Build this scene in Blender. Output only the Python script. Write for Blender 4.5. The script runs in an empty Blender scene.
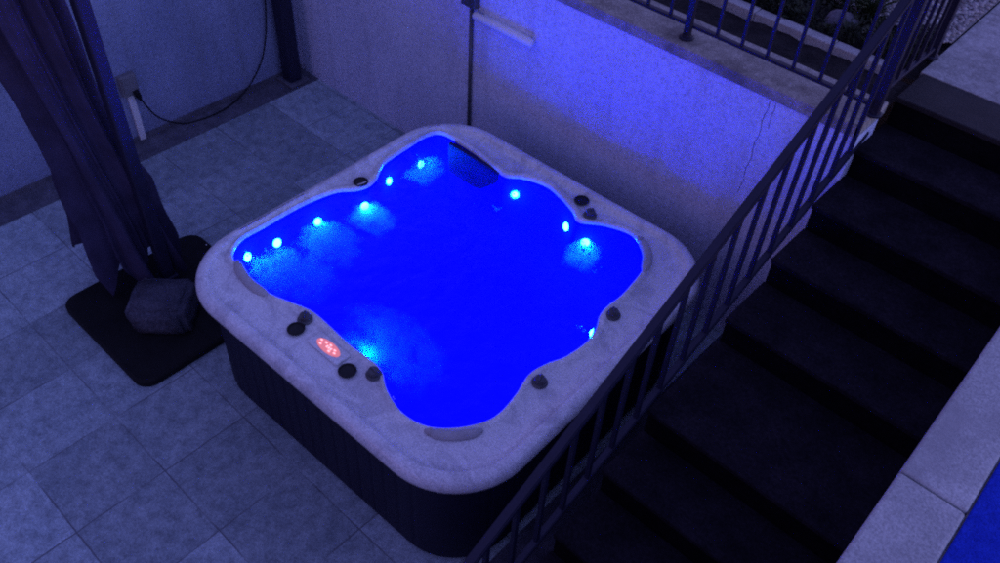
import bpy, bmesh, math, random
from mathutils import Vector, Matrix, noise
R = math.radians
random.seed(7)
SC = bpy.context.scene
COL = SC.collection

# ------------------------------------------------------------------ measures (metres)
H = 1.763            # terrace level above the sunken patio
XW = -2.247          # face of the left wall
YW = 2.552           # face of the retaining wall
XS, XR, XR2 = 2.485, 3.481, 3.704   # stair left edge, stair right wall inner / outer edge
RIS = 0.165
NOS = [2.956, 2.626, 2.278, 1.961, 1.608, 1.006, 0.701, 0.381, 0.06, -0.26, -0.58]
TH = 0.844           # tub rim height
TC = Vector((1.101, 1.101)); TS = 1.1005; TA = 0.021
WL = TH - 0.050      # water level
C0 = (1.03, 1.13)

# ------------------------------------------------------------------ materials
def new_mat(name):
    m = bpy.data.materials.new(name); m.use_nodes = True
    nt = m.node_tree; nt.nodes.clear()
    out = nt.nodes.new('ShaderNodeOutputMaterial')
    return m, nt, out
def N(nt, t, **kw):
    n = nt.nodes.new(t)
    for k, v in kw.items():
        if k.startswith('_'): setattr(n, k[1:], v)
        else:
            n.inputs[k.replace('__', ' ')].default_value = v
    return n
def mixc(nt, a, b, f, mode='MIX'):
    m = nt.nodes.new('ShaderNodeMix'); m.data_type = 'RGBA'; m.blend_type = mode
    for s, v in ((m.inputs[0], f), (m.inputs[6], a), (m.inputs[7], b)):
        if hasattr(v, 'is_linked') or hasattr(v, 'links'): nt.links.new(v, s)
        elif isinstance(v, (int, float)): s.default_value = v
        else: s.default_value = (*v, 1)
    return m.outputs[2]
def ramp(nt, fac, stops):
    r = nt.nodes.new('ShaderNodeValToRGB'); e = r.color_ramp.elements
    while len(e) < len(stops): e.new(0.5)
    for el, (p, c) in zip(e, stops):
        el.position = p; el.color = (*c, 1) if not isinstance(c, (int, float)) else (c, c, c, 1)
    nt.links.new(fac, r.inputs[0]); return r.outputs[0]
def mottled(name, c1, c2, scale=6, fine=120, finec=0.25, rough=0.8, bump=0.3, bdist=0.004, spec=0.3, c3=None, metal=0.0, detail=6, fsc=0.0):
    """base colour drifting between two tones plus a fine grain and bump"""
    m, nt, out = new_mat(name)
    tc = N(nt, 'ShaderNodeTexCoord')
    n1 = N(nt, 'ShaderNodeTexNoise', Scale=scale, Detail=detail, Roughness=0.6)
    n2 = N(nt, 'ShaderNodeTexNoise', Scale=fine, Detail=3.0, Roughness=0.7)
    for n in (n1, n2): nt.links.new(tc.outputs['Object'], n.inputs['Vector'])
    f = ramp(nt, n1.outputs[0], [(0.33, 0.0), (0.67, 1.0)])
    c = mixc(nt, c1, c2, f)
    g = ramp(nt, n2.outputs[0], [(0.3, 1 - finec), (0.7, 1 + finec * 0.4)])
    c = mixc(nt, c, g, 1.0, 'MULTIPLY')
    if c3:
        n3 = N(nt, 'ShaderNodeTexNoise', Scale=scale * 0.35, Detail=8.0, Roughness=0.7)
        nt.links.new(tc.outputs['Object'], n3.inputs['Vector'])
        f3 = ramp(nt, n3.outputs[0], [(0.5, 0.0), (0.66, 0.8)])
        c = mixc(nt, c, c3, f3)
    b = N(nt, 'ShaderNodeBsdfPrincipled', Roughness=rough, Metallic=metal)
    b.inputs['Specular IOR Level'].default_value = spec
    nt.links.new(c, b.inputs['Base Color'])
    bp = N(nt, 'ShaderNodeBump', Strength=bump, Distance=bdist)
    nt.links.new(n2.outputs[0], bp.inputs['Height']); nt.links.new(bp.outputs[0], b.inputs['Normal'])
    nt.links.new(b.outputs[0], out.inputs[0])
    return m
def emis(name, col, s, base=(0.8, 0.8, 0.8)):
    m, nt, out = new_mat(name)
    b = N(nt, 'ShaderNodeBsdfPrincipled', Roughness=0.3)
    b.inputs['Base Color'].default_value = (*base, 1)
    b.inputs['Emission Color'].default_value = (*col, 1); b.inputs['Emission Strength'].default_value = s
    nt.links.new(b.outputs[0], out.inputs[0]); return m
def paving(name, c1, c2, joint, px, py, pitch, rough=0.75, jw=0.010, var=0.34, grime=(0.12, 0.12, 0.12)):
    """square slabs laid on a grid in world x/y with worn joints, tone per slab and blotches"""
    m, nt, out = new_mat(name)
    geo = N(nt, 'ShaderNodeNewGeometry')
    mp = N(nt, 'ShaderNodeMapping'); mp.inputs['Location'].default_value = (-px, -py, 0)
    nt.links.new(geo.outputs['Position'], mp.inputs[0])
    nz = N(nt, 'ShaderNodeTexNoise', Scale=9.0, Detail=4.0); nt.links.new(geo.outputs['Position'], nz.inputs['Vector'])
    wob = N(nt, 'ShaderNodeVectorMath'); wob.operation = 'SCALE'; wob.inputs['Scale'].default_value = 0.012
    nt.links.new(nz.outputs['Color'], wob.inputs[0])
    ad = N(nt, 'ShaderNodeVectorMath'); nt.links.new(mp.outputs[0], ad.inputs[0]); nt.links.new(wob.outputs[0], ad.inputs[1])
    br = N(nt, 'ShaderNodeTexBrick'); br.offset = 0; br.squash = 1
    br.inputs['Scale'].default_value = 1; br.inputs['Mortar Size'].default_value = jw / 2
    br.inputs['Mortar Smooth'].default_value = 0.4; br.inputs['Bias'].default_value = 0
    br.inputs['Brick Width'].default_value = pitch; br.inputs['Row Height'].default_value = pitch
    br.inputs['Color1'].default_value = (1 - var, 1 - var, 1 - var, 1); br.inputs['Color2'].default_value = (1, 1, 1, 1)
    br.inputs['Mortar'].default_value = (1, 1, 1, 1)
    nt.links.new(ad.outputs[0], br.inputs['Vector'])
    n1 = N(nt, 'ShaderNodeTexNoise', Scale=3.2, Detail=8.0, Roughness=0.65)
    n2 = N(nt, 'ShaderNodeTexNoise', Scale=70.0, Detail=4.0, Roughness=0.75)
    n3 = N(nt, 'ShaderNodeTexNoise', Scale=14.0, Detail=6.0, Roughness=0.7)
    for n in (n1, n2, n3): nt.links.new(geo.outputs['Position'], n.inputs['Vector'])
    c = mixc(nt, c1, c2, ramp(nt, n1.outputs[0], [(0.35, 0.0), (0.65, 1.0)]))
    c = mixc(nt, c, br.outputs['Color'], 1.0, 'MULTIPLY')
    c = mixc(nt, c, ramp(nt, n2.outputs[0], [(0.3, 0.55), (0.65, 1.15)]), 1.0, 'MULTIPLY')
    c = mixc(nt, c, ramp(nt, n3.outputs[0], [(0.32, 0.6), (0.6, 1.08)]), 1.0, 'MULTIPLY')
    # joints fade where they are filled with sand
    jf = N(nt, 'ShaderNodeMath'); jf.operation = 'MULTIPLY'
    jn = N(nt, 'ShaderNodeTexNoise', Scale=2.3, Detail=3.0); nt.links.new(geo.outputs['Position'], jn.inputs['Vector'])
    nt.links.new(br.outputs['Fac'], jf.inputs[0]); nt.links.new(ramp(nt, jn.outputs[0], [(0.36, 0.25), (0.58, 0.95)]), jf.inputs[1])
    c = mixc(nt, c, joint, jf.outputs[0])
    b = N(nt, 'ShaderNodeBsdfPrincipled', Roughness=rough)
    nt.links.new(c, b.inputs['Base Color'])
    hh = N(nt, 'ShaderNodeMath'); hh.operation = 'SUBTRACT'
    nt.links.new(n2.outputs[0], hh.inputs[0]); nt.links.new(br.outputs['Fac'], hh.inputs[1])
    bp = N(nt, 'ShaderNodeBump', Strength=0.4, Distance=0.004)
    nt.links.new(hh.outputs[0], bp.inputs['Height']); nt.links.new(bp.outputs[0], b.inputs['Normal'])
    nt.links.new(b.outputs[0], out.inputs[0]); return m

def stucco(name, c1, c2, stain, drips=True):
    """roughcast render: pitted grain, dirt low down and faint streaks"""
    m, nt, out = new_mat(name)
    geo = N(nt, 'ShaderNodeNewGeometry')
    n1 = N(nt, 'ShaderNodeTexNoise', Scale=1.7, Detail=8.0, Roughness=0.6)
    n2 = N(nt, 'ShaderNodeTexNoise', Scale=55.0, Detail=5.0, Roughness=0.8)
    vo = N(nt, 'ShaderNodeTexVoronoi', Scale=38.0)
    for n in (n1, n2, vo): nt.links.new(geo.outputs['Position'], n.inputs['Vector'])
    c = mixc(nt, c1, c2, ramp(nt, n1.outputs[0], [(0.35, 0.0), (0.65, 1.0)]))
    c = mixc(nt, c, ramp(nt, n2.outputs[0], [(0.28, 0.45), (0.5, 0.95), (0.75, 1.1)]), 1.0, 'MULTIPLY')
    c = mixc(nt, c, ramp(nt, vo.outputs['Distance'], [(0.0, 0.55), (0.16, 1.0)]), 0.6, 'MULTIPLY')
    mp = N(nt, 'ShaderNodeMapping'); mp.inputs['Scale'].default_value = (3.5, 3.5, 0.35)
    nt.links.new(geo.outputs['Position'], mp.inputs[0])
    ns = N(nt, 'ShaderNodeTexNoise', Scale=2.0, Detail=6.0, Roughness=0.6); nt.links.new(mp.outputs[0], ns.inputs['Vector'])
    c = mixc(nt, c, stain, ramp(nt, ns.outputs[0], [(0.5, 0.0), (0.8, 0.55)]))
    b = N(nt, 'ShaderNodeBsdfPrincipled', Roughness=0.92); b.inputs['Specular IOR Level'].default_value = 0.15
    nt.links.new(c, b.inputs['Base Color'])
    bp = N(nt, 'ShaderNodeBump', Strength=0.6, Distance=0.006)
    nt.links.new(n2.outputs[0], bp.inputs['Height']); nt.links.new(bp.outputs[0], b.inputs['Normal'])
    nt.links.new(b.outputs[0], out.inputs[0]); return m

M = {}
M['patio'] = paving('patio_slabs', (0.39, 0.49, 0.52), (0.52, 0.62, 0.64), (0.12, 0.13, 0.14), 0.03, -0.535, 0.51)
M['terr'] = paving('terrace_slabs', (0.42, 0.42, 0.41), (0.52, 0.52, 0.50), (0.12, 0.12, 0.12), 2.475, 3.785, 0.5, jw=0.010)
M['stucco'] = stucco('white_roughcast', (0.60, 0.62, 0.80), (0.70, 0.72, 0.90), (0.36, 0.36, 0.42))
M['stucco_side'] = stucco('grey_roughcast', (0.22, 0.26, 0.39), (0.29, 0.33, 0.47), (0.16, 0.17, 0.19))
M['coping'] = mottled('weathered_concrete', (0.28, 0.26, 0.23), (0.42, 0.40, 0.36), scale=9, fine=90, finec=0.5, rough=0.9, bump=0.7, c3=(0.10, 0.09, 0.08))
M['coping2'] = mottled('pale_coping_stone', (0.36, 0.37, 0.36), (0.47, 0.48, 0.46), scale=7, fine=110, finec=0.4, rough=0.85, bump=0.5, c3=(0.26, 0.26, 0.26))
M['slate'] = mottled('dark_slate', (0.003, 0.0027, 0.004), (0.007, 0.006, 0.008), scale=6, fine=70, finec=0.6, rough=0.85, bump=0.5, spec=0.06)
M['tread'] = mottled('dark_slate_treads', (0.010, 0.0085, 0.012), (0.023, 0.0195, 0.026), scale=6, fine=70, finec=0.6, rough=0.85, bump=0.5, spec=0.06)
M['edge'] = mottled('dark_edging_stone', (0.012, 0.011, 0.013), (0.022, 0.020, 0.023), scale=8, fine=70, finec=0.4, rough=0.75, bump=0.5)
M['soil'] = mottled('dark_soil', (0.010, 0.008, 0.009), (0.026, 0.022, 0.022), scale=12, fine=60, finec=0.6, rough=0.95, bump=1.0, bdist=0.02)
M['gravelbed'] = mottled('gravel_bed', (0.16, 0.15, 0.14), (0.42, 0.41, 0.40), scale=45, fine=110, finec=0.7, rough=0.9, bump=1.0, bdist=0.015)
M['drain'] = mottled('damp_grey_edge', (0.09, 0.09, 0.11), (0.16, 0.16, 0.19), scale=9, fine=80, finec=0.5, rough=0.9, bump=0.6)
M['floor_shade'] = mottled('painted_floor_shade', (0.04, 0.04, 0.06), (0.09, 0.09, 0.12), scale=9, fine=80, finec=0.5, rough=0.8, bump=0.5)  # dark colour painted in for shade on the floor beside the stairs
M['iron'] = mottled('dark_painted_iron', (0.007, 0.007, 0.024), (0.011, 0.011, 0.034), scale=10, fine=120, finec=0.3, rough=0.55, bump=0.2, spec=0.4)
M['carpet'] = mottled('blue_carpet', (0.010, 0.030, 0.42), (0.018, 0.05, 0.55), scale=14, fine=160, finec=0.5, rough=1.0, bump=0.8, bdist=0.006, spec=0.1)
M['skirt'] = mottled('black_cabinet', (0.007, 0.007, 0.022), (0.010, 0.010, 0.030), scale=4, fine=90, finec=0.3, rough=0.6, bump=0.2, spec=0.3)
M['black'] = mottled('black_plastic', (0.006, 0.006, 0.007), (0.012, 0.012, 0.013), scale=20, fine=150, finec=0.3, rough=0.45, bump=0.1)
M['darkgrey'] = mottled('dark_grey_plastic', (0.05, 0.05, 0.06), (0.08, 0.08, 0.09), scale=20, fine=150, finec=0.3, rough=0.35, bump=0.1, spec=0.5)
M['rubber'] = mottled('black_rubber', (0.010, 0.009, 0.009), (0.016, 0.015, 0.015), scale=6, fine=120, finec=0.3, rough=0.7, bump=0.3, spec=0.15)
M['pillow'] = mottled('grey_foam', (0.36, 0.35, 0.37), (0.46, 0.45, 0.47), scale=10, fine=200, finec=0.3, rough=0.8, bump=0.4, bdist=0.002)
M['fabric'] = mottled('dark_fabric', (0.032, 0.027, 0.052), (0.050, 0.043, 0.088), scale=5, fine=220, finec=0.3, rough=0.95, bump=0.5, bdist=0.002, spec=0.1)
M['mast'] = mottled('dark_bronze_metal', (0.014, 0.013, 0.030), (0.02, 0.019, 0.042), scale=9, fine=100, finec=0.2, rough=0.5, bump=0.1)
M['stone'] = mottled('rough_grey_stone', (0.05, 0.05, 0.07), (0.11, 0.11, 0.14), scale=9, fine=60, finec=0.5, rough=0.9, bump=1.0, bdist=0.01)
M['filter'] = mottled('dark_blue_grille', (0.001, 0.001, 0.06), (0.002, 0.002, 0.10), scale=9, fine=60, finec=0.3, rough=0.6, bump=0.2)
M['socket'] = mottled('grey_socket', (0.16, 0.16, 0.17), (0.20, 0.20, 0.21), scale=9, fine=60, finec=0.2, rough=0.5, bump=0.1)
M['whitepl'] = mottled('white_plastic', (0.72, 0.72, 0.70), (0.80, 0.80, 0.78), scale=6, fine=90, finec=0.15, rough=0.5, bump=0.1)
M['leaf'] = mottled('dark_leaf', (0.018, 0.035, 0.012), (0.04, 0.07, 0.025), scale=8, fine=40, finec=0.3, rough=0.6, bump=0.1)
M['cover'] = mottled('ground_leaf', (0.010, 0.016, 0.006), (0.028, 0.038, 0.014), scale=8, fine=40, finec=0.3, rough=0.7, bump=0.1)
M['pebble'] = mottled('pale_pebble', (0.14, 0.135, 0.13), (0.46, 0.45, 0.44), scale=14, fine=60, finec=0.3, rough=0.8, bump=0.2)
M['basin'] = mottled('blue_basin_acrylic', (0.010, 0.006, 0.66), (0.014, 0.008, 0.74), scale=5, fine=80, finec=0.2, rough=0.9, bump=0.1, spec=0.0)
M['lens'] = emis('lit_lens', (1.0, 0.95, 1.0), 26)
M['lens_dim'] = emis('dim_lens', (0.03, 0.35, 1.0), 6)
M['bezel'] = mottled('blue_grey_bezel', (0.4, 0.4, 0.42), (0.5, 0.5, 0.52), rough=0.3)
M['red'] = emis('red_display', (1.0, 0.22, 0.16), 0.6, base=(0.6, 0.3, 0.3))
M['redhot'] = emis('bright_red_segments', (1.0, 0.32, 0.26), 1.7)
# acrylic with marbled swirls
def acrylic():
    m, nt, out = new_mat('marbled_acrylic')
    tc = N(nt, 'ShaderNodeTexCoord')
    n0 = N(nt, 'ShaderNodeTexNoise', Scale=2.2, Detail=3.0); nt.links.new(tc.outputs['Object'], n0.inputs['Vector'])
    sc = N(nt, 'ShaderNodeVectorMath'); sc.operation = 'SCALE'; sc.inputs['Scale'].default_value = 0.8
    nt.links.new(n0.outputs['Color'], sc.inputs[0])
    ad = N(nt, 'ShaderNodeVectorMath'); nt.links.new(tc.outputs['Object'], ad.inputs[0]); nt.links.new(sc.outputs[0], ad.inputs[1])
    n1 = N(nt, 'ShaderNodeTexNoise', Scale=5.5, Detail=9.0, Roughness=0.7, Distortion=0.6)
    nt.links.new(ad.outputs[0], n1.inputs['Vector'])
    n2 = N(nt, 'ShaderNodeTexNoise', Scale=120.0, Detail=3.0, Roughness=0.7); nt.links.new(tc.outputs['Object'], n2.inputs['Vector'])
    c = ramp(nt, n1.outputs[0], [(0.30, (0.46, 0.46, 0.49)), (0.46, (0.62, 0.62, 0.64)), (0.55, (0.76, 0.76, 0.77)), (0.66, (0.66, 0.66, 0.68)), (0.75, (0.58, 0.58, 0.60))])
    c = mixc(nt, c, ramp(nt, n2.outputs[0], [(0.3, 0.6), (0.65, 1.12)]), 1.0, 'MULTIPLY')
    b = N(nt, 'ShaderNodeBsdfPrincipled', Roughness=0.25)
    nt.links.new(c, b.inputs['Base Color'])
    bp = N(nt, 'ShaderNodeBump', Strength=0.15, Distance=0.002)
    nt.links.new(n2.outputs[0], bp.inputs['Height']); nt.links.new(bp.outputs[0], b.inputs['Normal'])
    nt.links.new(b.outputs[0], out.inputs[0]); return m
M['acrylic'] = acrylic()
def watermat():
    m, nt, out = new_mat('blue_lit_water')
    tr = N(nt, 'ShaderNodeBsdfTransparent'); tr.inputs[0].default_value = (0.03, 0.38, 1.0, 1)
    gl = N(nt, 'ShaderNodeBsdfGlossy', Roughness=0.04); gl.inputs[0].default_value = (0.5, 0.5, 1, 1)
    fr = N(nt, 'ShaderNodeFresnel', IOR=1.33)
    geo = N(nt, 'ShaderNodeNewGeometry')
    n1 = N(nt, 'ShaderNodeTexNoise', Scale=9.0, Detail=4.0, Roughness=0.5)
    nt.links.new(geo.outputs['Position'], n1.inputs['Vector'])
    bp = N(nt, 'ShaderNodeBump', Strength=0.5, Distance=0.03)
    nt.links.new(n1.outputs[0], bp.inputs['Height'])
    nt.links.new(bp.outputs[0], gl.inputs['Normal']); nt.links.new(bp.outputs[0], fr.inputs['Normal'])
    mx = N(nt, 'ShaderNodeMixShader')
    nt.links.new(fr.outputs[0], mx.inputs[0]); nt.links.new(tr.outputs[0], mx.inputs[1]); nt.links.new(gl.outputs[0], mx.inputs[2])
    nt.links.new(mx.outputs[0], out.inputs[0]); return m
M['water'] = watermat()
def bubblemat():
    m, nt, out = new_mat('bubble_cloud')
    tc = N(nt, 'ShaderNodeTexCoord')
    nw = N(nt, 'ShaderNodeTexNoise', Scale=1.6, Detail=4.0, Roughness=0.6); nt.links.new(tc.outputs['Object'], nw.inputs['Vector'])
    wv = N(nt, 'ShaderNodeVectorMath'); wv.operation = 'SUBTRACT'; wv.inputs[1].default_value = (0.5, 0.5, 0.5); nt.links.new(nw.outputs['Color'], wv.inputs[0])
    ws = N(nt, 'ShaderNodeVectorMath'); ws.operation = 'SCALE'; ws.inputs['Scale'].default_value = 1.5; nt.links.new(wv.outputs[0], ws.inputs[0])
    wa = N(nt, 'ShaderNodeVectorMath'); nt.links.new(tc.outputs['Object'], wa.inputs[0]); nt.links.new(ws.outputs[0], wa.inputs[1])
    ln = N(nt, 'ShaderNodeVectorMath'); ln.operation = 'LENGTH'; nt.links.new(wa.outputs[0], ln.inputs[0])
    l2 = N(nt, 'ShaderNodeVectorMath'); l2.operation = 'LENGTH'; nt.links.new(tc.outputs['Object'], l2.inputs[0])
    fa = ramp(nt, ln.outputs['Value'], [(0.1, 1.0), (0.75, 0.0)]); fb = ramp(nt, l2.outputs['Value'], [(0.6, 1.0), (1.0, 0.0)])
    fm = N(nt, 'ShaderNodeMath'); fm.operation = 'MULTIPLY'; nt.links.new(fa, fm.inputs[0]); nt.links.new(fb, fm.inputs[1])
    fall = fm.outputs[0]
    geo = N(nt, 'ShaderNodeNewGeometry')
    n1 = N(nt, 'ShaderNodeTexNoise', Scale=11.0, Detail=5.0, Roughness=0.65, Distortion=0.6)
    nt.links.new(geo.outputs['Position'], n1.inputs['Vector'])
    nn = ramp(nt, n1.outputs[0], [(0.40, 0.0), (0.62, 1.0)])
    mu = N(nt, 'ShaderNodeMath'); mu.operation = 'MULTIPLY'; nt.links.new(fall, mu.inputs[0]); nt.links.new(nn, mu.inputs[1])
    m2 = N(nt, 'ShaderNodeMath'); m2.operation = 'MULTIPLY'; m2.inputs[1].default_value = 45.0; nt.links.new(mu.outputs[0], m2.inputs[0])
    v = N(nt, 'ShaderNodeVolumeScatter'); v.inputs['Color'].default_value = (0.95, 0.97, 1, 1)
    nt.links.new(m2.outputs[0], v.inputs['Density'])
    nt.links.new(v.outputs[0], out.inputs[1]); return m
M['bubbles'] = bubblemat()

# ------------------------------------------------------------------ mesh helpers
def link(name, me, mat, parent=None):
    o = bpy.data.objects.new(name, me); COL.objects.link(o)
    if mat: me.materials.append(mat)
    if parent: o.parent = parent
    return o
def obj(name, bm, mat, parent=None, smooth=False, loc=None):
    if parent is not None and loc is None:
        # geometry is given in world coordinates: make it local to the parent
        bmesh.ops.transform(bm, matrix=world(parent).inverted(), verts=bm.verts)
    bmesh.ops.recalc_face_normals(bm, faces=bm.faces)
    me = bpy.data.meshes.new(name); bm.to_mesh(me); bm.free()
    if smooth:
        for p in me.polygons: p.use_smooth = True
    o = link(name, me, mat, parent)
    if loc is not None: o.location = loc
    return o
def world(o):
    m = Matrix.LocRotScale(o.location, o.rotation_euler, o.scale)
    return world(o.parent) @ m if o.parent else m
def empty(name, loc, rz=0, **props):
    o = bpy.data.objects.new(name, None); COL.objects.link(o); o.location = loc; o.rotation_euler = (0, 0, rz)
    o.empty_display_size = 0.1
    return tag(o, **props)
def tag(o, label=None, cat=None, group=None, kind=None):
    if label: o['label'] = label
    if cat: o['category'] = cat
    if group: o['group'] = group
    if kind: o['kind'] = kind
    return o
def box(bm, x0, x1, y0, y1, z0, z1, bevel=0.0, seg=2):
    r = bmesh.ops.create_cube(bm, size=1)
    for v in r['verts']:
        v.co = Vector((x0 + (v.co.x + .5) * (x1 - x0), y0 + (v.co.y + .5) * (y1 - y0), z0 + (v.co.z + .5) * (z1 - z0)))
    if bevel:
        es = {e for v in r['verts'] for e in v.link_edges}
        bmesh.ops.bevel(bm, geom=list(es), offset=bevel, segments=seg, profile=0.5, affect='EDGES')
    return bm
def nb(*a, **k): return box(bmesh.new(), *a, **k)
def tube(bm, pts, r, n=8, cap=True, square=False):
    pts = [Vector(p) for p in pts]; rings = []
    for i, p in enumerate(pts):
        d = (pts[min(i + 1, len(pts) - 1)] - pts[max(i - 1, 0)]).normalized()
        ref = Vector((1, 0, 0)) if abs(d.x) < 0.9 else Vector((0, 0, 1))
        a = d.cross(ref).normalized(); b = d.cross(a).normalized()
        rr = r[i] if isinstance(r, (list, tuple)) else r
        ring = []
        for k in range(n):
            t = 2 * math.pi * (k + (0.5 if square else 0)) / n
            ring.append(bm.verts.new(p + (a * math.cos(t) + b * math.sin(t)) * rr))
        rings.append(ring)
    for i in range(len(rings) - 1):
        for k in range(n):
            bm.faces.new((rings[i][k], rings[i][(k + 1) % n], rings[i + 1][(k + 1) % n], rings[i + 1][k]))
    if cap: bm.faces.new(rings[0][::-1]); bm.faces.new(rings[-1])
    return bm
def lathe(bm, prof, c, n=32):
    rings = []
    for r, z in prof:
        rings.append([bm.verts.new((c[0] + r * math.cos(2 * math.pi * k / n), c[1] + r * math.sin(2 * math.pi * k / n), c[2] + z)) for k in range(n)])
    for i in range(len(rings) - 1):
        for k in range(n): bm.faces.new((rings[i][k], rings[i][(k + 1) % n], rings[i + 1][(k + 1) % n], rings[i + 1][k]))
    bm.faces.new(rings[0][::-1]); bm.faces.new(rings[-1]); return bm
def catmull(pts, per=8, closed=True):
    out = []; n = len(pts)
    for i in range(n if closed else n - 1):
        p0, p1, p2, p3 = (Vector(pts[(i + k - 1) % n] if closed else pts[min(max(i + k - 1, 0), n - 1)]) for k in range(4))
        for s in range(per):
            t = s / per
            out.append(0.5 * ((2 * p1) + (-p0 + p2) * t + (2 * p0 - 5 * p1 + 4 * p2 - p3) * t * t + (-p0 + 3 * p1 - 3 * p2 + p3) * t ** 3))
    if not closed: out.append(Vector(pts[-1]))
    return out
def grid_sheet(x0, x1, y0, y1, z, nx=1, ny=1, amp=0, f=2.0):
    bm = bmesh.new(); vs = [[bm.verts.new((x0 + (x1 - x0) * i / nx, y0 + (y1 - y0) * j / ny, 0)) for j in range(ny + 1)] for i in range(nx + 1)]
    for c in vs:
        for v in c: v.co.z = z + (amp * noise.noise(Vector((v.co.x * f, v.co.y * f, 3.1))) if amp else 0)
    for i in range(nx):
        for j in range(ny): bm.faces.new((vs[i][j], vs[i + 1][j], vs[i + 1][j + 1], vs[i][j + 1]))
    return bm

# ------------------------------------------------------------------ the setting
tag(obj('patio_floor', grid_sheet(-2.6, 9, -9, YW + 0.1, 0.0), M['patio']), kind='structure')
tag(obj('ground', grid_sheet(-300, 300, -300, 300, -0.06), M['soil']), kind='structure')
tag(obj('path_edge_strip', grid_sheet(XW, -2.0, -5, YW, 0.004, 6, 160, 0.0), M['drain']), kind='structure')
tag(obj('floor_shade_strip', grid_sheet(2.17, XS - 0.004, -1.2, YW - 0.002, 0.0045, 2, 40, 0.0), M['floor_shade']), kind='structure')  # added dark sheet: painted shade in the gap between tub and stairs
# terrace surfaces behind the retaining wall
bm = bmesh.new(); box(bm, XS - 0.01, 9, 3.285, 9, 0.5, H)
tag(obj('terrace_paving', bm, M['terr']), kind='structure')
tag(obj('soil_bed', grid_sheet(-3, XS - 0.01, 2.80, 3.19, H - 0.05, 60, 8, 0.03, 9), M['soil']), kind='structure')
tag(obj('planting_soil', grid_sheet(-3, XS - 0.012, 3.25, 9, H - 0.03, 90, 90, 0.04, 3), M['soil']), kind='structure')
tag(obj('gravel_ground', grid_sheet(1.0, XS - 0.014, 3.70, 9, H + 0.012, 10, 10, 0.0), M['gravelbed']), kind='structure')

# retaining wall behind the tub
w = empty('retaining_wall', (0, YW, 0), label='tall white roughcast retaining wall behind the tub, glowing blue in its upper half', cat='wall')
obj('wall_body', nb(XW - 0.3, XS - 0.002, YW, 2.80, 0, H - 0.07), M['stucco'], w)
bm = nb(-3, XS - 0.002, YW - 0.012, 2.87, H - 0.07, H, bevel=0.008)
obj('coping', bm, M['coping'], w)
# thin vertical crack with patched edge
cr = []
for i in range(15):
    z = H - 0.08 - i * 0.045
    cr.append((1.995 + 0.006 * math.sin(i * 1.7) - i * 0.0012, YW - 0.001, z))
bm = bmesh.new(); tube(bm, cr, 0.0013, 5)
tube(bm, [(2.03 + 0.004 * math.sin(i * 2.1), YW - 0.001, H - 0.08 - i * 0.04) for i in range(5)], 0.0010, 5)
obj('crack', bm, M['black'], w)
# left wall
w = empty('boundary_wall', (XW, 0, 0), label='high grey roughcast wall along the far left of the patio', cat='wall')
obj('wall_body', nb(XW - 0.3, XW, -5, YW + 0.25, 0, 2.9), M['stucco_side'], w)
obj('skirting', nb(XW + 0.001, XW + 0.012, -5, YW - 0.002, 0.005, 0.05), M['drain'], w)

# kerb between the soil troughs
k = empty('garden_kerb', (0.5, 3.22, H - 0.1), label='thin pale concrete kerb edging the planting bed behind the iron railing', cat='kerb')
x = -3.0
while x < XS - 0.1:
    x1 = min(x + 0.5, XS - 0.16)
    obj('kerb_stone', nb(x + 0.003, x1, 3.185 + random.uniform(-.004, .004), 3.262, H - 0.12, H + random.uniform(0, .006), bevel=0.006), M['coping2'], k)
    x += 0.5

# ------------------------------------------------------------------ stairs
st = empty('staircase', ((XS + XR) / 2, 1.2, 0), label='dark slate staircase climbing from the patio to the terrace', cat='stairs')
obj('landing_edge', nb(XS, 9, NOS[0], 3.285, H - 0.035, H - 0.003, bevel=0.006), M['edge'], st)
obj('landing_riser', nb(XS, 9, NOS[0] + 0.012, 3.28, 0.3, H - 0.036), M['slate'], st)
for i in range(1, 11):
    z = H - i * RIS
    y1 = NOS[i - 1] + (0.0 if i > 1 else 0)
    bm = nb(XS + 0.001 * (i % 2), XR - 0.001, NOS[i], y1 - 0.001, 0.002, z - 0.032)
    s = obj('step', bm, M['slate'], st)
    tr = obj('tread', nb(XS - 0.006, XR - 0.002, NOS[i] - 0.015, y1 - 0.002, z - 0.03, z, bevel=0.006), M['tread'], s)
# right stair wall
rw = empty('stair_wall', (XR2, 0.5, 0), label='pale stone capped wall running down the right side of the stairs', cat='wall')
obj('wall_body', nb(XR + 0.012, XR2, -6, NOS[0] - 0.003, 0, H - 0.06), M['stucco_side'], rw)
ys = [-6, -4.2, -3.2, -2.2, -1.2, -0.215, 0.785, 1.785, NOS[0] - 0.004]
for a, b in zip(ys[:-1], ys[1:]):
    obj('coping_slab', nb(XR, XR2, a + 0.003, b - 0.003, H - 0.055, H - 0.002 , bevel=0.012, seg=3), M['coping2'], rw)
tag(obj('terrace_ground', nb(XR2 + 0.001, 9, -6, NOS[0] - 0.004, 0.5, H - 0.02), M['coping']), kind='structure')
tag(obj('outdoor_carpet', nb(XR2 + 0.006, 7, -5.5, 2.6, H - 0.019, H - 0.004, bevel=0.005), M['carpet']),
    'saturated blue carpet covering the ground right of the stair wall', 'carpet')

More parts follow.
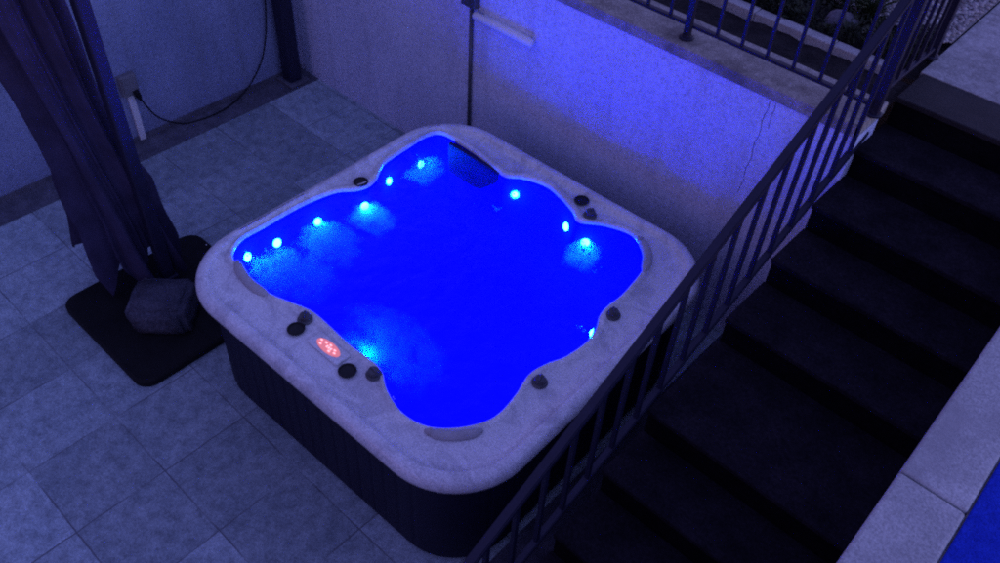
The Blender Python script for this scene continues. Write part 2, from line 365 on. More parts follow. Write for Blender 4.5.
# ------------------------------------------------------------------ railings
def iron_post(parent, x, y, z0, z1, r=0.018, flange=True, name='post'):
    bm = nb(x - r, x + r, y - r, y + r, z0, z1, bevel=0.003)
    p = obj(name, bm, M['iron'], parent)
    if flange:
        obj('foot_plate', lathe(bmesh.new(), [(0.042, 0.001), (0.042, 0.010), (0.036, 0.014), (0.026, 0.016), (0.024, 0.03)], (x, y, z0), 20), M['iron'], p)
    return p
tr = empty('terrace_railing', (1.39, 2.66, H), label='dark iron railing with thin balusters standing on the retaining wall coping', cat='railing')
YR = 2.665
for x in (-0.80, 0.295, 1.39): iron_post(tr, x, YR - 0.03, H, H + 0.98)
obj('bottom_rail', nb(-1.6, 2.46, YR - 0.016, YR + 0.016, H + 0.06, H + 0.078, bevel=0.003), M['iron'], tr)
obj('top_rail', nb(-1.6, 2.46, YR - 0.025, YR + 0.025, H + 0.95, H + 0.975, bevel=0.004), M['iron'], tr)
xb = 2.46 - 0.135
while xb > -0.6:
    if min(abs(xb - q) for q in (-0.80, 0.295, 1.39)) > 0.05:
        obj('baluster', nb(xb - 0.008, xb + 0.008, YR - 0.008, YR + 0.008, H + 0.078, H + 0.95), M['iron'], tr)
    xb -= 0.154
# stair handrail
XH = 2.475
def ztop(y): return 2.199 + 0.505 * (y - 1.986)
def zbot(y): return 1.19 + 0.385 * (y - 1.5)
sr = empty('stair_railing', (XH, 2.68, H), label='dark iron handrail with balusters sloping down beside the stairs', cat='railing')
iron_post(sr, XH, 2.70, H, ztop(2.70) + 0.12, r=0.022)
def slope_bar(name, ya, yb, f, hw, hh):
    bm = bmesh.new(); vs = []
    for y in (ya, yb):
        z = f(y)
        vs.append([bm.verts.new((XH + sx * hw, y, z + sz * hh)) for sx, sz in ((-1, -1), (1, -1), (1, 1), (-1, 1))])
    for k_ in range(4): bm.faces.new((vs[0][k_], vs[0][(k_ + 1) % 4], vs[1][(k_ + 1) % 4], vs[1][k_]))
    bm.faces.new(vs[0][::-1]); bm.faces.new(vs[1])
    es = [e for e in bm.edges if abs(e.verts[0].co.y - e.verts[1].co.y) > 0.1]
    bmesh.ops.bevel(bm, geom=es, offset=min(hw, hh) * 0.3, segments=2, affect='EDGES')
    return obj(name, bm, M['iron'], sr)
slope_bar('handrail', 2.72, -1.0, ztop, 0.021, 0.018)
slope_bar('bottom_rail', 2.70, -1.0, zbot, 0.017, 0.015)
y = 2.70 - 0.15
while y > -0.95:
    obj('baluster', nb(XH - 0.010, XH + 0.010, y - 0.010, y + 0.010, zbot(y), ztop(y)), M['iron'], sr)
    y -= 0.165
for y_, zf in ((1.25, H - 5 * RIS), (-0.45, 0.113)):
    pass
# short railing running back from the corner over the bed
br = empty('bed_railing', (2.44, 3.1, H), label='short dark iron railing running back from the corner beside the bed', cat='railing')
obj('bottom_rail', nb(2.43, 2.455, 2.73, 3.46, H + 0.05, H + 0.07, bevel=0.003), M['iron'], br)
obj('top_rail', nb(2.42, 2.465, 2.73, 3.46, H + 0.95, H + 0.975, bevel=0.004), M['iron'], br)
for y in (2.86, 2.99, 3.12, 3.25, 3.38):
    obj('baluster', nb(2.434, 2.450, y - 0.008, y + 0.008, H + 0.07, H + 0.95), M['iron'], br)
iron_post(br, 2.442, 3.49, H, H + 1.0, r=0.024)

# ------------------------------------------------------------------ bed: ground cover, pebbles, grass plant, rocks
def leaf(bm, p, d, up, L, wd):
    s = d.cross(up).normalized() * wd
    a = bm.verts.new(p); b = bm.verts.new(p + d * L * .5 + s + up * L * 0.12); c = bm.verts.new(p + d * L); e = bm.verts.new(p + d * L * .5 - s + up * L * 0.12)
    bm.faces.new((a, b, c, e))
bm = bmesh.new()
for i in range(5200):
    x = random.uniform(0.6, 2.40); y = random.uniform(3.28, 3.72)
    n = noise.noise(Vector((x * 3, y * 3, 0)))
    if n < -0.15 and random.random() < .7: continue
    a = random.uniform(0, 6.28); t = random.uniform(0.1, 1.1)
    d = Vector((math.cos(a) * math.cos(t), math.sin(a) * math.cos(t), math.sin(t)))
    leaf(bm, Vector((x, y, H - 0.03 + random.uniform(0, .09) * (1 + n))), d, Vector((0, 0, 1)), random.uniform(.03, .06), .009)
tag(obj('ground_cover', bm, M['cover']), label='dark low ground cover in the planting bed', kind='stuff')
def blob(bm, c, r, sub=1, j=0.25):
    res = bmesh.ops.create_icosphere(bm, subdivisions=sub, radius=1)
    o = Vector((random.uniform(-9, 9), random.uniform(-9, 9), random.uniform(-9, 9)))
    rx = Matrix.Rotation(random.uniform(0, 3), 3, 'Z')
    for v in res['verts']:
        q = v.co * (1 + j * noise.noise(v.co * 1.3 + o))
        v.co = Vector(c) + rx @ Vector((q.x * r[0], q.y * r[1], q.z * r[2]))
bm = bmesh.new()
for i in range(2600):
    x = random.uniform(1.35, 2.462); y = random.uniform(3.66, 4.9)
    if y < 3.76 and random.random() < .5: continue
    s = random.uniform(.006, .016); blob(bm, (x, y, H + 0.012 + s * .3), (s * 1.3, s, s * .7))
tag(obj('pebbles', bm, M['pebble'], smooth=True), label='pale grey pebbles strewn beside the terrace paving', kind='stuff')
bm = bmesh.new(); blob(bm, (1.90, 3.46, H + 0.0), (0.11, 0.07, 0.06), 3, 0.5)
tag(obj('garden_rock', bm, M['drain'], smooth=True), 'brown grey rock half sunk in the dark planting bed', 'rock')
gp = empty('grass_plant', (1.98, 3.66, H), label='spiky dark tuft of long narrow leaves at the edge of the pebbles', cat='plant')
bm = bmesh.new()
for i in range(110):
    a = random.uniform(0, 6.283); L = random.uniform(.14, .30); lean = random.uniform(.2, 1.0)
    pts = []; 
    for k_ in range(6):
        t = k_ / 5
        pts.append(Vector((1.98 + math.cos(a) * (0.02 + L * lean * t * t * 0.95 + .02 * t), 3.66 + math.sin(a) * (0.02 + L * lean * t * t * .95 + .02 * t), H - 0.02 + L * (t - .35 * lean * t * t))))
    tube(bm, pts, [.004, .0045, .004, .003, .002, .0006], 4)
obj('leaves', bm, M['leaf'], gp)

# ------------------------------------------------------------------ hot tub
tub = empty('hot_tub', (TC.x, TC.y, 0), rz=TA, label='square hot tub with pale marbled rim, black sides and glowing blue basin', cat='hot tub')
OUTL = [(0.241, 0.289), (0.159, 0.32), (0.098, 0.423), (0.094, 0.575), (0.089, 0.743), (0.097, 0.916), (0.132, 1.074), (0.20, 1.17), (0.223, 1.25), (0.205, 1.33), (0.155, 1.41), (0.118, 1.489), (0.1, 1.685), (0.092, 1.86), (0.14, 1.955), (0.305, 1.968), (0.515, 1.955), (0.643, 1.935), (0.743, 1.93), (0.837, 1.998), (0.983, 2.04), (1.131, 2.013), (1.256, 1.967), (1.338, 1.925), (1.459, 2.005), (1.601, 2.055), (1.70, 2.03), (1.80, 1.95), (1.85, 1.855), (1.875, 1.72), (1.888, 1.604), (1.884, 1.49), (1.895, 1.412), (1.943, 1.315), (1.964, 1.2), (1.949, 1.053), (1.912, 0.952), (1.895, 0.84), (1.930, 0.708), (1.95, 0.578), (1.934, 0.478), (1.861, 0.358), (1.757, 0.271), (1.618, 0.245), (1.47, 0.286), (1.368, 0.345), (1.265, 0.352), (1.121, 0.345), (0.922, 0.356), (0.81, 0.354), (0.679, 0.313), (0.562, 0.278), (0.412, 0.265)]
NS = 480
def polar(pts):
    a = []
    for p in pts:
        d = Vector(p) - Vector(C0); a.append((math.atan2(d.y, d.x) % (2 * math.pi), d.length))
    a.sort(); out = []
    for i in range(NS):
        t = 2 * math.pi * i / NS; j = 0
        while j < len(a) and a[j][0] < t: j += 1
        (a0, r0), (a1, r1) = a[j - 1], a[j % len(a)]
        if j == 0: a0 -= 2 * math.pi
        if j == len(a): a1 += 2 * math.pi
        f = (t - a0) / max(a1 - a0, 1e-9); out.append(r0 + (r1 - r0) * f)
    return out
RIN = polar(catmull([Vector(p) for p in OUTL], 10))
def rsq(half, rad, rot=TA, grow=0.0, center=TC):
    pts = []
    for q, (sx, sy) in enumerate(((1, 1), (-1, 1), (-1, -1), (1, -1))):
        for k_ in range(41):
            t = math.pi / 2 * (q + k_ / 40)
            pts.append(Vector((sx * (half - rad) + rad * math.cos(t), sy * (half - rad) + rad * math.sin(t))))
    # add points on straight sides
    full = []
    for i, p in enumerate(pts):
        n_ = pts[(i + 1) % len(pts)]; full.append(p)
        if (n_ - p).length > .1:
            for s in range(1, 30): full.append(p.lerp(n_, s / 30))
    c, s = math.cos(rot), math.sin(rot)
    return [Vector((center.x + c * p.x - s * p.y, center.y + s * p.x + c * p.y)) for p in full]
ROUT = polar(rsq(TS, 0.41)); RSK = polar(rsq(TS - 0.065, 0.36)); RSK2 = polar(rsq(TS - 0.085, 0.35))
RBEAD = polar(rsq(TS - 0.072, 0.35))
def pt(i, r, z): 
    t = 2 * math.pi * i / NS; return (C0[0] + r * math.cos(t), C0[1] + r * math.sin(t), z)
def ringmesh(rings, cap_first=False, cap_last=False, bm=None):
    bm = bm or bmesh.new(); vr = [[bm.verts.new(p) for p in ring] for ring in rings]
    for a, b in zip(vr[:-1], vr[1:]):
        for i in range(NS): bm.faces.new((a[i], a[(i + 1) % NS], b[(i + 1) % NS], b[i]))
    if cap_first: bm.faces.new(vr[0][::-1])
    if cap_last: bm.faces.new(vr[-1])
    return bm
def ring(fr, z): return [pt(i, fr(i), z(i) if callable(z) else z) for i in range(NS)]
RMID = [max(RIN[i] + 0.03, min(RBEAD[i], ROUT[i] - 0.06)) for i in range(NS)]
FOOT = [0.46 + 0.05 * math.cos(4 * (2 * math.pi * i / NS)) * -1 for i in range(NS)]
rg = [
    ring(lambda i: ROUT[i] - 0.030, TH - 0.075),
    ring(lambda i: ROUT[i] - 0.004, TH - 0.078),
    ring(lambda i: ROUT[i], TH - 0.060),
    ring(lambda i: ROUT[i] - 0.003, TH - 0.035),
    ring(lambda i: ROUT[i] - 0.014, TH - 0.014),
    ring(lambda i: ROUT[i] - 0.032, TH - 0.003),
    ring(lambda i: ROUT[i] - 0.052, TH),
    ring(lambda i: RMID[i] + 0.014, TH),
    ring(lambda i: RMID[i] + 0.003, TH - 0.004),
    ring(lambda i: RMID[i] - 0.006, TH - 0.016),
    ring(lambda i: RMID[i] - 0.010, TH - 0.024),
    ring(lambda i: (RMID[i] - .012) * .75 + RIN[i] * .25, TH - 0.027),
    ring(lambda i: RIN[i] + min(.046, .6 * (RMID[i] - .012 - RIN[i])), TH - 0.027),
    ring(lambda i: RIN[i] + min(.036, .5 * (RMID[i] - .012 - RIN[i])), TH - 0.018),
    ring(lambda i: RIN[i] + min(.024, .35 * (RMID[i] - .012 - RIN[i])), TH - 0.014),
    ring(lambda i: RIN[i] + 0.005, TH - 0.018),
    ring(lambda i: RIN[i] - 0.001, TH - 0.027),
    ring(lambda i: RIN[i] - 0.004, TH - 0.040),
    ring(lambda i: RIN[i] - 0.007, TH - 0.07),
    ring(lambda i: RIN[i] - 0.020, TH - 0.15),
    ring(lambda i: RIN[i] - 0.045, TH - 0.25),
    ring(lambda i: RIN[i] - 0.085, TH - 0.34),
    ring(lambda i: RIN[i] - 0.14, TH - 0.385),
    ring(lambda i: FOOT[i] + 0.05, TH - 0.40),
    ring(lambda i: FOOT[i], TH - 0.43),
    ring(lambda i: FOOT[i] - 0.05, 0.16),
    ring(lambda i: FOOT[i] - 0.12, 0.13),
]
obj('rim', ringmesh(rg[:18]), M['acrylic'], tub, smooth=True)
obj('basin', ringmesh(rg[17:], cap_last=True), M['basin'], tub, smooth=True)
# cabinet with vertical panel grooves
def per_groove(i, base):
    t = 2 * math.pi * i / NS; x = C0[0] + base * math.cos(t); y_ = C0[1] + base * math.sin(t)
    dx, dy = abs(x - TC.x), abs(y_ - TC.y); u = y_ if dx > dy else x
    if min(dx, dy) > 0.80: return 0
    return -0.005 if abs((u / 0.095) % 1 - .5) < 0.10 else 0
skr = [ring(lambda i: RSK2[i], 0.0), ring(lambda i: RSK2[i] - 0.0, 0.05), ring(lambda i: RSK[i] + per_groove(i, RSK[i]), 0.055),
       ring(lambda i: RSK[i] + per_groove(i, RSK[i]), TH - 0.10), ring(lambda i: RSK[i] - .004, TH - 0.095), ring(lambda i: RSK[i] - .004, TH - 0.075)]
obj('cabinet', ringmesh(skr), M['skirt'], tub)
def fit_c(name, x, y_, prof, mat, z):
    return obj(name, lathe(bmesh.new(), prof, (x, y_, z), 28), mat, tub)
ZL = TH - 0.024
for x, y_ in ((0.180, 1.230), (1.235, 2.070), (0.864, 0.215), (1.256, 0.222)):
    fit_c('cup_holder', x, y_, [(0.034, 0.000), (0.045, 0.001), (0.047, 0.005), (0.043, 0.009), (0.038, 0.007), (0.036, 0.003)], M['black'], ZL + .006)
for x, y_ in ((1.352, 2.006), (0.838, 0.292), (1.361, 0.300), (1.948, 1.454), (1.968, 0.836)):
    kb = fit_c('knob', x, y_, [(0.040, 0.000), (0.041, 0.006), (0.036, 0.012), (0.030, 0.014), (0.029, 0.030), (0.026, 0.036), (0.015, 0.039), (0.004, 0.040)], M['darkgrey'], ZL)
    a = random.uniform(0, 3.1)
    bm = bmesh.new(); tube(bm, [(x - .022 * math.cos(a), y_ - .022 * math.sin(a), ZL + .040), (x, y_, ZL + .043), (x + .022 * math.cos(a), y_ + .022 * math.sin(a), ZL + .040)], .006, 8)
    obj('grip', bm, M['darkgrey'], kb)
# control panel with lit display
pc = Vector((1.078, 0.250))
bm = nb(pc.x - .115, pc.x + .115, pc.y - .046, pc.y + .046, ZL, ZL + .012, bevel=.005)
cp = obj('control_panel', bm, M['acrylic'], tub)
bm = lathe(bmesh.new(), [(.034, 0), (.034, .002), (.031, .003)], (0, 0, ZL + .0122), 40)
for v in bm.verts: v.co = Vector((pc.x + v.co.x * 2.4, pc.y + v.co.y * .95, v.co.z))
dsp = obj('display', bm, M['red'], cp)
bm = bmesh.new()
for (u, v) in ((-.062, .008), (-.048, -.012), (-.030, .012), (.0, .016), (.022, -.016), (.040, .008), (.052, -.006)):
    box(bm, pc.x + u - .007, pc.x + u + .007, pc.y + v - .004, pc.y + v + .004, ZL + .0150, ZL + .0165)
for k_ in range(3):
    box(bm, pc.x - .012 + k_ * .014, pc.x - .004 + k_ * .014, pc.y - .008, pc.y + .006, ZL + .0150, ZL + .0165)
obj('lit_segments', bm, M['redhot'], dsp)
# head pillows: bent foam bars
def pillow(a, b, bow, z=ZL + .006):
    a = Vector(a); b = Vector(b); m = (a + b) / 2; d = (b - a); nrm = Vector((-d.y, d.x)).normalized()
    pts = []
    for k_ in range(13):
        t = k_ / 12; q = a.lerp(b, t) + nrm * bow * (1 - (2 * t - 1) ** 2)
        pts.append((q.x, q.y, z))
    rr = [.010, .022, .027] + [.029] * 7 + [.027, .022, .010]
    bm = bmesh.new(); tube(bm, pts, rr, 14)
    for v in bm.verts: v.co.z = z + (v.co.z - z) * 0.75
    obj('head_pillow', bm, M['pillow'], tub, smooth=True)
pillow((0.235, 0.300), (0.57, 0.262), -0.035)
pillow((1.775, 0.245), (1.965, 0.435), -0.03)
pillow((1.672, 2.052), (1.868, 1.835), 0.038)
# filter grille on the back wall of the basin, below the water line
bm = nb(0.24, 0.69, 1.918, 1.945, TH - 0.27, TH - 0.034, bevel=.004)
obj('filter_panel', bm, M['filter'], tub)
# water
bm = bmesh.new(); vs = []
NR = 40
cen = bm.verts.new((C0[0], C0[1], WL))
def wz(x, y_): return WL + 0.0035 * noise.noise(Vector((x * 7, y_ * 7, .3))) + 0.0015 * noise.noise(Vector((x * 21, y_ * 21, .9)))
prev = None
for j in range(1, NR + 1):
    cur = []
    for i in range(0, NS, 2):
        x, y_, _ = pt(i, (RIN[i] - 0.0075) * j / NR, 0); cur.append(bm.verts.new((x, y_, wz(x, y_))))
    L_ = len(cur)
    for i in range(L_):
        if prev: bm.faces.new((prev[i], cur[i], cur[(i + 1) % L_], prev[(i + 1) % L_]))
        else: bm.faces.new((cen, cur[i], cur[(i + 1) % L_]))
    prev = cur
tag(obj('water', bm, M['water'], smooth=True), kind='structure')
# lights in the basin
def rin_at(x, y_):
    d = Vector((x, y_)) - Vector(C0); t = (math.atan2(d.y, d.x) % (2 * math.pi)) / (2 * math.pi) * NS
    i = int(t) % NS; return RIN[i], d.normalized(), i
def wall_pt(x, y_, z):
    r, d, i = rin_at(x, y_)
    off = {0: .006}.get(0)
    dz = TH - z
    prof = [(.07, .006), (.15, .020), (.25, .045), (.34, .085)]
    for (z0, o0), (z1, o1) in zip(prof[:-1], prof[1:]):
        if z0 <= dz <= z1: off = o0 + (o1 - o0) * (dz - z0) / (z1 - z0)
    a = 2 * math.pi * (i + 1) / NS; b = 2 * math.pi * (i - 1) / NS
    p1 = Vector((math.cos(a), math.sin(a))) * RIN[(i + 1) % NS]; p0 = Vector((math.cos(b), math.sin(b))) * RIN[i - 1]
    tdir = (p1 - p0).normalized(); nrm = Vector((-tdir.y, tdir.x))
    q = Vector(C0) + d * (r - off)
    return Vector((q.x, q.y, z)), Vector((nrm.x, nrm.y, 0.25)).normalized()
def lamp(name, loc, energy, col, rad, parent=None, spot=None):
    l = bpy.data.lights.new(name, 'SPOT' if spot else 'POINT'); l.energy = energy; l.color = col; l.shadow_soft_size = rad
    if spot: l.spot_size = spot[1]; l.spot_blend = 1.0
    o = bpy.data.objects.new(name, l); COL.objects.link(o)
    if parent: o.parent = parent; o.location = world(parent).inverted() @ Vector(loc)
    else: o.location = loc
    if spot: o.rotation_euler = (Vector(spot[0])).to_track_quat('-Z', 'Y').to_euler(); 
    return o
LBLUE = (0.0, 0.22, 1.0)
LEDS = [(0.17, 0.455, .70, 1), (0.13, 0.63, .675, 1), (0.13, 0.92, .665, 1.2), (0.24, 1.20, .69, 1.2), (0.13, 1.485, .675, 1), (0.15, 1.76, .635, 1),
        (0.80, 1.97, .69, 1), (1.235, 1.95, .69, .8), (1.40, 1.965, .67, 1.5), (1.85, 1.36, .70, .7)]
for x, y_, z, s in LEDS:
    p, n = wall_pt(x, y_, z)
    kk = random.uniform(.8, 1.25)
    jl = obj('jet_light', lathe(bmesh.new(), [(.030, 0), (.031, .006), (.026, .009), (.023, .004)], (0, 0, 0), 20), M['bezel'], tub, loc=(0, 0, 0))
    jl.location = world(tub).inverted() @ p
    jl.rotation_euler = (Matrix.Rotation(-TA, 3, 'Z') @ n).to_track_quat('Z', 'Y').to_euler()
    obj('lens', lathe(bmesh.new(), [(.022 * kk, .004), (.020 * kk, .011), (.010 * kk, .017), (.002, .018)], (0, 0, 0), 16), M['lens'], jl, loc=(0, 0, 0))
    lamp('jet_lamp', p + n * 0.045, 6.0 * s, LBLUE, 0.01)
# the main lamp low on the front wall of the basin
mp_, mn = Vector((1.12, 0.475, 0.47)), Vector((0, 1, .35)).normalized()
ml = obj('main_light', lathe(bmesh.new(), [(.06, 0), (.062, .01), (.05, .016), (.045, .008)], (0, 0, 0), 28), M['bezel'], tub, loc=(0, 0, 0))
ml.location = world(tub).inverted() @ mp_; ml.rotation_euler = mn.to_track_quat('Z', 'Y').to_euler()
obj('lens', lathe(bmesh.new(), [(.044, .008), (.040, .016), (.02, .022), (.003, .023)], (0, 0, 0), 24), M['lens_dim'], ml, loc=(0, 0, 0))
lamp('main_lamp', mp_ + mn * 0.06, 50, (0.0, 0.0, 1.0), 0.03, spot=((-0.03, 1.0, 0.38), R(72)))
lamp('spill_lamp', mp_ + Vector((0, .1, 0)), 14, (0.0, 0.0, 1.0), 0.04)
lamp('added_fill_lamp', (1.03, 1.15, 0.30), 14, (0.0, 0.0, 1.0), 0.05)  # unseen fill added in the footwell to brighten the water and wall
# bubble clouds blown out by the jets
def plume(c, s, rz):
    bm = bmesh.new(); bmesh.ops.create_icosphere(bm, subdivisions=3, radius=1)
    me = bpy.data.meshes.new('bubble_cloud'); bm.to_mesh(me); bm.free()
    o = link('bubble_cloud', me, M['bubbles']); o.location = c; o.scale = s; o.rotation_euler = (0, 0, rz)
    tag(o, label='pale blue cloud of air bubbles drifting under the water surface', kind='stuff')
    return o
plume((0.42, 0.52, .69), (.38, .27, .09), 0.4)
plume((0.36, 0.84, .69), (.30, .22, .09), 0.2)
plume((0.36, 1.16, .69), (.23, .17, .09), 0.1)
plume((1.20, 0.56, .69), (.52, .28, .09), 0.0)
plume((1.46, 1.82, .69), (.15, .18, .09), 0.1)
plume((0.24, 1.72, .69), (.14, .20, .09), 0)
lamp('front_jet_lamp', (1.15, 0.42, .69), 6, LBLUE, 0.01)
bm = bmesh.new()
for (cx_, cy_, n_, sp_) in ((0.24, 1.70, 30, .035), (0.87, 1.83, 10, .03), (0.88, 1.70, 8, .02), (1.50, 1.80, 22, .03), (1.60, 1.70, 26, .035), (1.86, 1.30, 6, .02), (0.30, 0.50, 12, .05), (0.17, 0.40, 8, .02)):
    for _ in range(n_):
        s_ = random.uniform(.002, .006)
        blob(bm, (cx_ + random.gauss(0, sp_), cy_ + random.gauss(0, sp_ * .6), WL - .004 - random.uniform(0, .02)), (s_ * random.uniform(1, 2.4), s_, s_ * .8), 1, .2)
tag(obj('foam', bm, M['whitepl'], smooth=True), label='small bubbles glinting near the jet lights', kind='stuff')
# droplets on the rim
bm = bmesh.new()
def drops(c, n, sp, rmin=.0015, rmax=.004, z=ZL):
    for _ in range(n):
        x = c[0] + random.gauss(0, sp[0]); y_ = c[1] + random.gauss(0, sp[1]); s = random.uniform(rmin, rmax)
        blob(bm, (x, y_, z + s * .3), (s, s, s * .6), 1, .1)
drops((1.47, 0.262), 26, (.05, .008)); drops((1.99, 1.37), 4, (.01, .02)); drops((1.99, 1.15), 20, (.006, .08)); drops((0.1, .2), 3, (.05, .05), z=TH)
obj_d = obj('water_droplets', bm, M['lens_dim'] if False else M['whitepl'], smooth=True)
m, nt, out = new_mat('clear_drop'); b = N(nt, 'ShaderNodeBsdfGlossy', Roughness=0.02); nt.links.new(b.outputs[0], out.inputs[0])
obj_d.data.materials[0] = m
tag(obj_d, label='tiny wet droplets glinting on the tub rim', kind='stuff')

# ------------------------------------------------------------------ parasol, base plate, stone
ps = empty('parasol', (-0.5, 0.15, 0), label='closed dark parasol with pleated fabric hanging beside its mast', cat='parasol')
bm = bmesh.new()
pl = rsq(0.49, 0.10, 0.0, center=Vector((-0.505, 0.155)))
for (z0, z1, ins) in ((0.004, 0.055, 0),):
    lo = [bm.verts.new((p.x, p.y, z0)) for p in pl]; mi = [bm.verts.new((p.x, p.y, z1 - .012)) for p in pl]
    hi = []
    for p in pl:
        d = (p - Vector((-0.505, 0.155))); hi.append(bm.verts.new((p.x - d.x * .025, p.y - d.y * .025, z1)))
    n_ = len(pl)
    for a, b in ((lo, mi), (mi, hi)):
        for i in range(n_): bm.faces.new((a[i], a[(i + 1) % n_], b[(i + 1) % n_], b[i]))
    bm.faces.new(hi); bm.faces.new(lo[::-1])
box(bm, -0.98, -0.03, 0.150, 0.158, 0.0552, 0.0582)
bp_ = obj('base_plate', bm, M['rubber'], ps)
bm = nb(-0.668, -0.592, 0.20, 0.276, 0.055, 2.75, bevel=.010)
mast = obj('mast', bm, M['mast'], ps)
obj('mast_collar', nb(-0.685, -0.575, 0.183, 0.293, 0.0585, 0.16, bevel=.012), M['mast'], mast)
bm = bmesh.new(); tube(bm, [(-0.63, 0.238, 2.72), (-0.80, 0.15, 2.76), (-1.02, 0.02, 2.74)], .028, 10)
obj('arm', bm, M['mast'], ps)
RIGHT = Vector((0.733, 0.680, 0))
prof = [(0.10, .02, .30), (0.25, .00, .315), (0.42, .0, .295), (0.60, .005, .27), (0.80, -.005, .265), (1.0, -.03, .235), (1.2, -.05, .215), (1.4, -.075, .215), (1.65, -.10, .23), (1.9, -.12, .24), (2.2, -.13, .22), (2.5, -.13, .14), (2.72, -.13, .04)]
def pr(z):
    for (z0, o0, r0), (z1, o1, r1) in zip(prof[:-1], prof[1:]):
        if z <= z1:
            t = max(0, (z - z0) / (z1 - z0)); return o0 + (o1 - o0) * t, r0 + (r1 - r0) * t
    return prof[-1][1:]
bm = bmesh.new(); rings = []; NF = 220; NZ = 90
for j in range(NZ + 1):
    rg_ = []
    for k_ in range(NF):
        t = 2 * math.pi * k_ / NF
        lobe = math.cos(7 * t + 1.0)
        zb = 0.19 + 0.08 * math.sin(2 * t + 2.4) + 0.11 * lobe * -1 + 0.03 * math.sin(11 * t) + 0.24 * max(0, -math.cos(t - .3)) ** 2
        z = zb + (2.72 - zb) * (j / NZ) ** 1.25
        o_, r_ = pr(z)
        tw = t + 0.35 * z + .1 * math.sin(2.2 * z)
        pleat = 0.19 * math.cos(7 * tw) + 0.08 * math.cos(15 * tw + 1.3 * z) + .05 * math.cos(26 * tw + 2)
        pleat *= (1.0 - 0.25 * math.exp(-((z - 0.95) / .12) ** 2))
        rr_ = r_ * (0.86 + pleat + 0.05 * noise.noise(Vector((math.cos(t) * 2, math.sin(t) * 2, z * 3))))
        cx, cy = -0.882 + RIGHT.x * o_, 0.135 + RIGHT.y * o_
        # wide across the view, shallower in depth
        u, v = math.cos(t) * rr_, math.sin(t) * rr_ * 0.72
        rg_.append(bm.verts.new((cx + RIGHT.x * u - RIGHT.y * v, cy + RIGHT.y * u + RIGHT.x * v, z)))
    rings.append(rg_)
for a, b in zip(rings[:-1], rings[1:]):
    for i in range(NF): bm.faces.new((a[i], a[(i + 1) % NF], b[(i + 1) % NF], b[i]))
bm.faces.new(rings[-1])
can = obj('canopy', bm, M['fabric'], ps, smooth=True)
# irregular stone block used as a weight
bm = bmesh.new(); bmesh.ops.create_cube(bm, size=1)
bmesh.ops.bevel(bm, geom=list(bm.edges), offset=.10, segments=3, affect='EDGES')
bmesh.ops.subdivide_edges(bm, edges=list(bm.edges), cuts=2, use_grid_fill=True)
for v in bm.verts:
    q = v.co.copy()
    k_ = 1 + 0.10 * noise.noise(q * 2.1 + Vector((4, 1, 2))) + .05 * noise.noise(q * 6)
    v.co = Vector((q.x * .35 * k_, q.y * .33 * k_ + 0.0, q.z * .19))
    v.co.x += .03 * q.z * -1
    v.co.z += .012 * noise.noise(q * 3) * (1 if q.z > 0 else 0)
bmesh.ops.transform(bm, matrix=Matrix.Translation((-0.40, 0.075, .0585 + .095)) @ Matrix.Rotation(R(43), 4, 'Z'), verts=bm.verts)
zmin = min(v.co.z for v in bm.verts)
for v in bm.verts: v.co.z += 0.0585 - zmin
tag(obj('stone_block', bm, M['stone'], smooth=True), 'rough grey stone block weighing down the black parasol base', 'stone')

# ------------------------------------------------------------------ corner post, cable, socket, wall fixtures
po = empty('corner_post', (-2.12, 2.36, 0), label='thick dark square post standing in the far corner of the patio', cat='post')
obj('shaft', nb(-2.18, -2.06, 2.30, 2.42, 0.03, 2.8, bevel=.012), M['mast'], po)
obj('shoe', nb(-2.23, -2.02, 2.27, 2.47, 0.0045, 0.035, bevel=.008), M['drain'], po)
sk = empty('wall_socket', (XW, 1.0, 0.42), label='grey outdoor socket box on the left wall above a pale conduit', cat='socket')
obj('box', nb(XW + 0.001, XW + .06, .925, 1.055, .43, .60, bevel=.010), M['socket'], sk)
obj('lid', nb(XW + .061, XW + .070, .935, 1.045, .47, .59, bevel=.004), M['socket'], sk)
obj('conduit', nb(XW + .001, XW + .028, .965, 1.015, .015, .43, bevel=.005), M['whitepl'], sk)
cb = empty('power_cable', (XW + .05, 1.03, .40), label='black power cable drooping from the wall socket up towards the corner post', cat='cable')
bm = bmesh.new()
pts = catmull([Vector(p) for p in [(-2.19, 1.03, .42), (-2.185, 1.07, .30), (-2.19, 1.13, .18), (-2.20, 1.24, .07), (-2.19, 1.35, .014), (-2.15, 1.50, .012), (-2.15, 1.66, .012), (-2.18, 1.79, .014), (-2.205, 1.93, .05), (-2.21, 2.03, .12), (-2.21, 2.15, .27), (-2.21, 2.23, .50), (-2.212, 2.27, .78), (-2.212, 2.29, 1.2), (-2.212, 2.30, 2.8)]], 6, False)
tube(bm, pts, .0065, 8); obj('cord', bm, M['black'], cb, smooth=True)
bm = bmesh.new(); tube(bm, [(-2.188, 1.012, .475), (-2.188, 1.02, .45), (-2.188, 1.03, .41), (-2.188, 1.04, .37)], [.018, .026, .024, .010], 12)
obj('plug', bm, M['black'], cb)
cp2 = empty('wall_pipe', (-0.16, YW, 0), label='thin dark vertical pipe on the retaining wall with a junction box on top', cat='pipe')
bm = bmesh.new(); tube(bm, [(-0.165, YW - .016, 0.01), (-0.165, YW - .016, 1.40)], .0135, 10)
obj('pipe', bm, M['darkgrey'], cp2, smooth=True)
obj('junction_box', nb(-0.23, -0.10, YW - .055, YW - .001, 1.40, 1.50, bevel=.008), M['darkgrey'], cp2)
wl = empty('wall_lamp', (0.15, YW, 1.36), label='slim white unlit tube fitting mounted level on the retaining wall', cat='lamp')
bm = bmesh.new(); tube(bm, [(-0.11, YW - .045, 1.362), (-0.10, YW - .045, 1.362), (0.39, YW - .045, 1.362), (0.40, YW - .045, 1.362)], [.022, .028, .028, .022], 16)
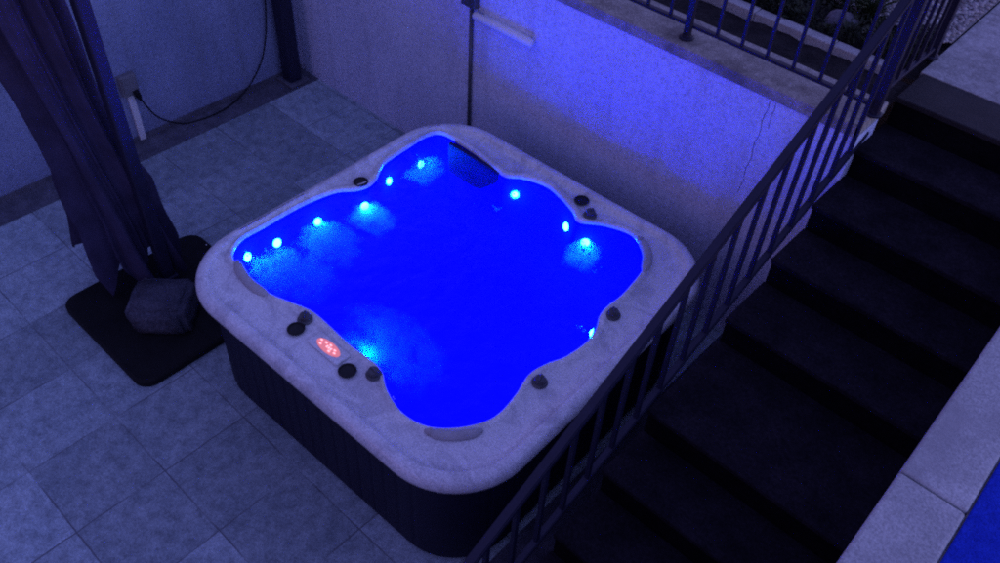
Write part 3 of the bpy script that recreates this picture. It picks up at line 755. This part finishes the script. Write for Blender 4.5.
obj('tube_cover', bm, M['whitepl'], wl, smooth=True)
obj('bracket', nb(-0.06, 0.35, YW - .022, YW - .001, 1.345, 1.375, bevel=.003), M['whitepl'], wl)

# ------------------------------------------------------------------ camera
cd = bpy.data.cameras.new('camera'); cam = bpy.data.objects.new('camera', cd); COL.objects.link(cam)
F_ = Vector((-0.45710119, 0.5413577, -0.7056843)); R_ = Vector((0.73278858, 0.67888994, 0.04614494)); U_ = R_.cross(F_)
cam.matrix_world = Matrix(((R_.x, U_.x, -F_.x, 3.48835682), (R_.y, U_.y, -F_.y, -1.31473812), (R_.z, U_.z, -F_.z, 4.11420942), (0, 0, 0, 1)))
cd.sensor_width = 36; cd.lens = 855.305 / 1000 * 36; cd.clip_end = 1000; cd.clip_start = 0.05
SC.camera = cam

# ------------------------------------------------------------------ dusk light
wd = bpy.data.worlds.new('World'); SC.world = wd; wd.use_nodes = True
nt = wd.node_tree; nt.nodes.clear()
sky = nt.nodes.new('ShaderNodeTexSky'); sky.sky_type = 'NISHITA'; sky.sun_disc = False
sky.sun_elevation = R(-2.5); sky.sun_rotation = R(65); sky.air_density = 1.0; sky.ozone_density = 3.0
bg = nt.nodes.new('ShaderNodeBackground'); bg.inputs[1].default_value = 9.6
tint = mixc(nt, sky.outputs[0], (1.42, 0.93, 0.98), 1.0, 'MULTIPLY')
ow = nt.nodes.new('ShaderNodeOutputWorld')
nt.links.new(tint, bg.inputs[0]); nt.links.new(bg.outputs[0], ow.inputs[0])
sl = bpy.data.lights.new('sun', 'SUN'); sl.energy = 0.02; sl.angle = R(40); sl.color = (0.9, 0.85, 1.0)
so = bpy.data.objects.new('sun', sl); COL.objects.link(so); so.rotation_euler = (R(35), 0, R(120)); so.location = (0, 0, 8)

SC.view_settings.view_transform = 'Standard'; SC.view_settings.look = 'None'; SC.view_settings.exposure = 0; SC.view_settings.gamma = 1
SC.cycles.max_bounces = 6; SC.cycles.volume_bounces = 1; SC.cycles.transparent_max_bounces = 8
SC.cycles.pixel_filter_type = 'BLACKMAN_HARRIS'; SC.cycles.filter_width = 2.1
SC.cycles.use_denoising = False; SC.cycles.sample_clamp_indirect = 4.0
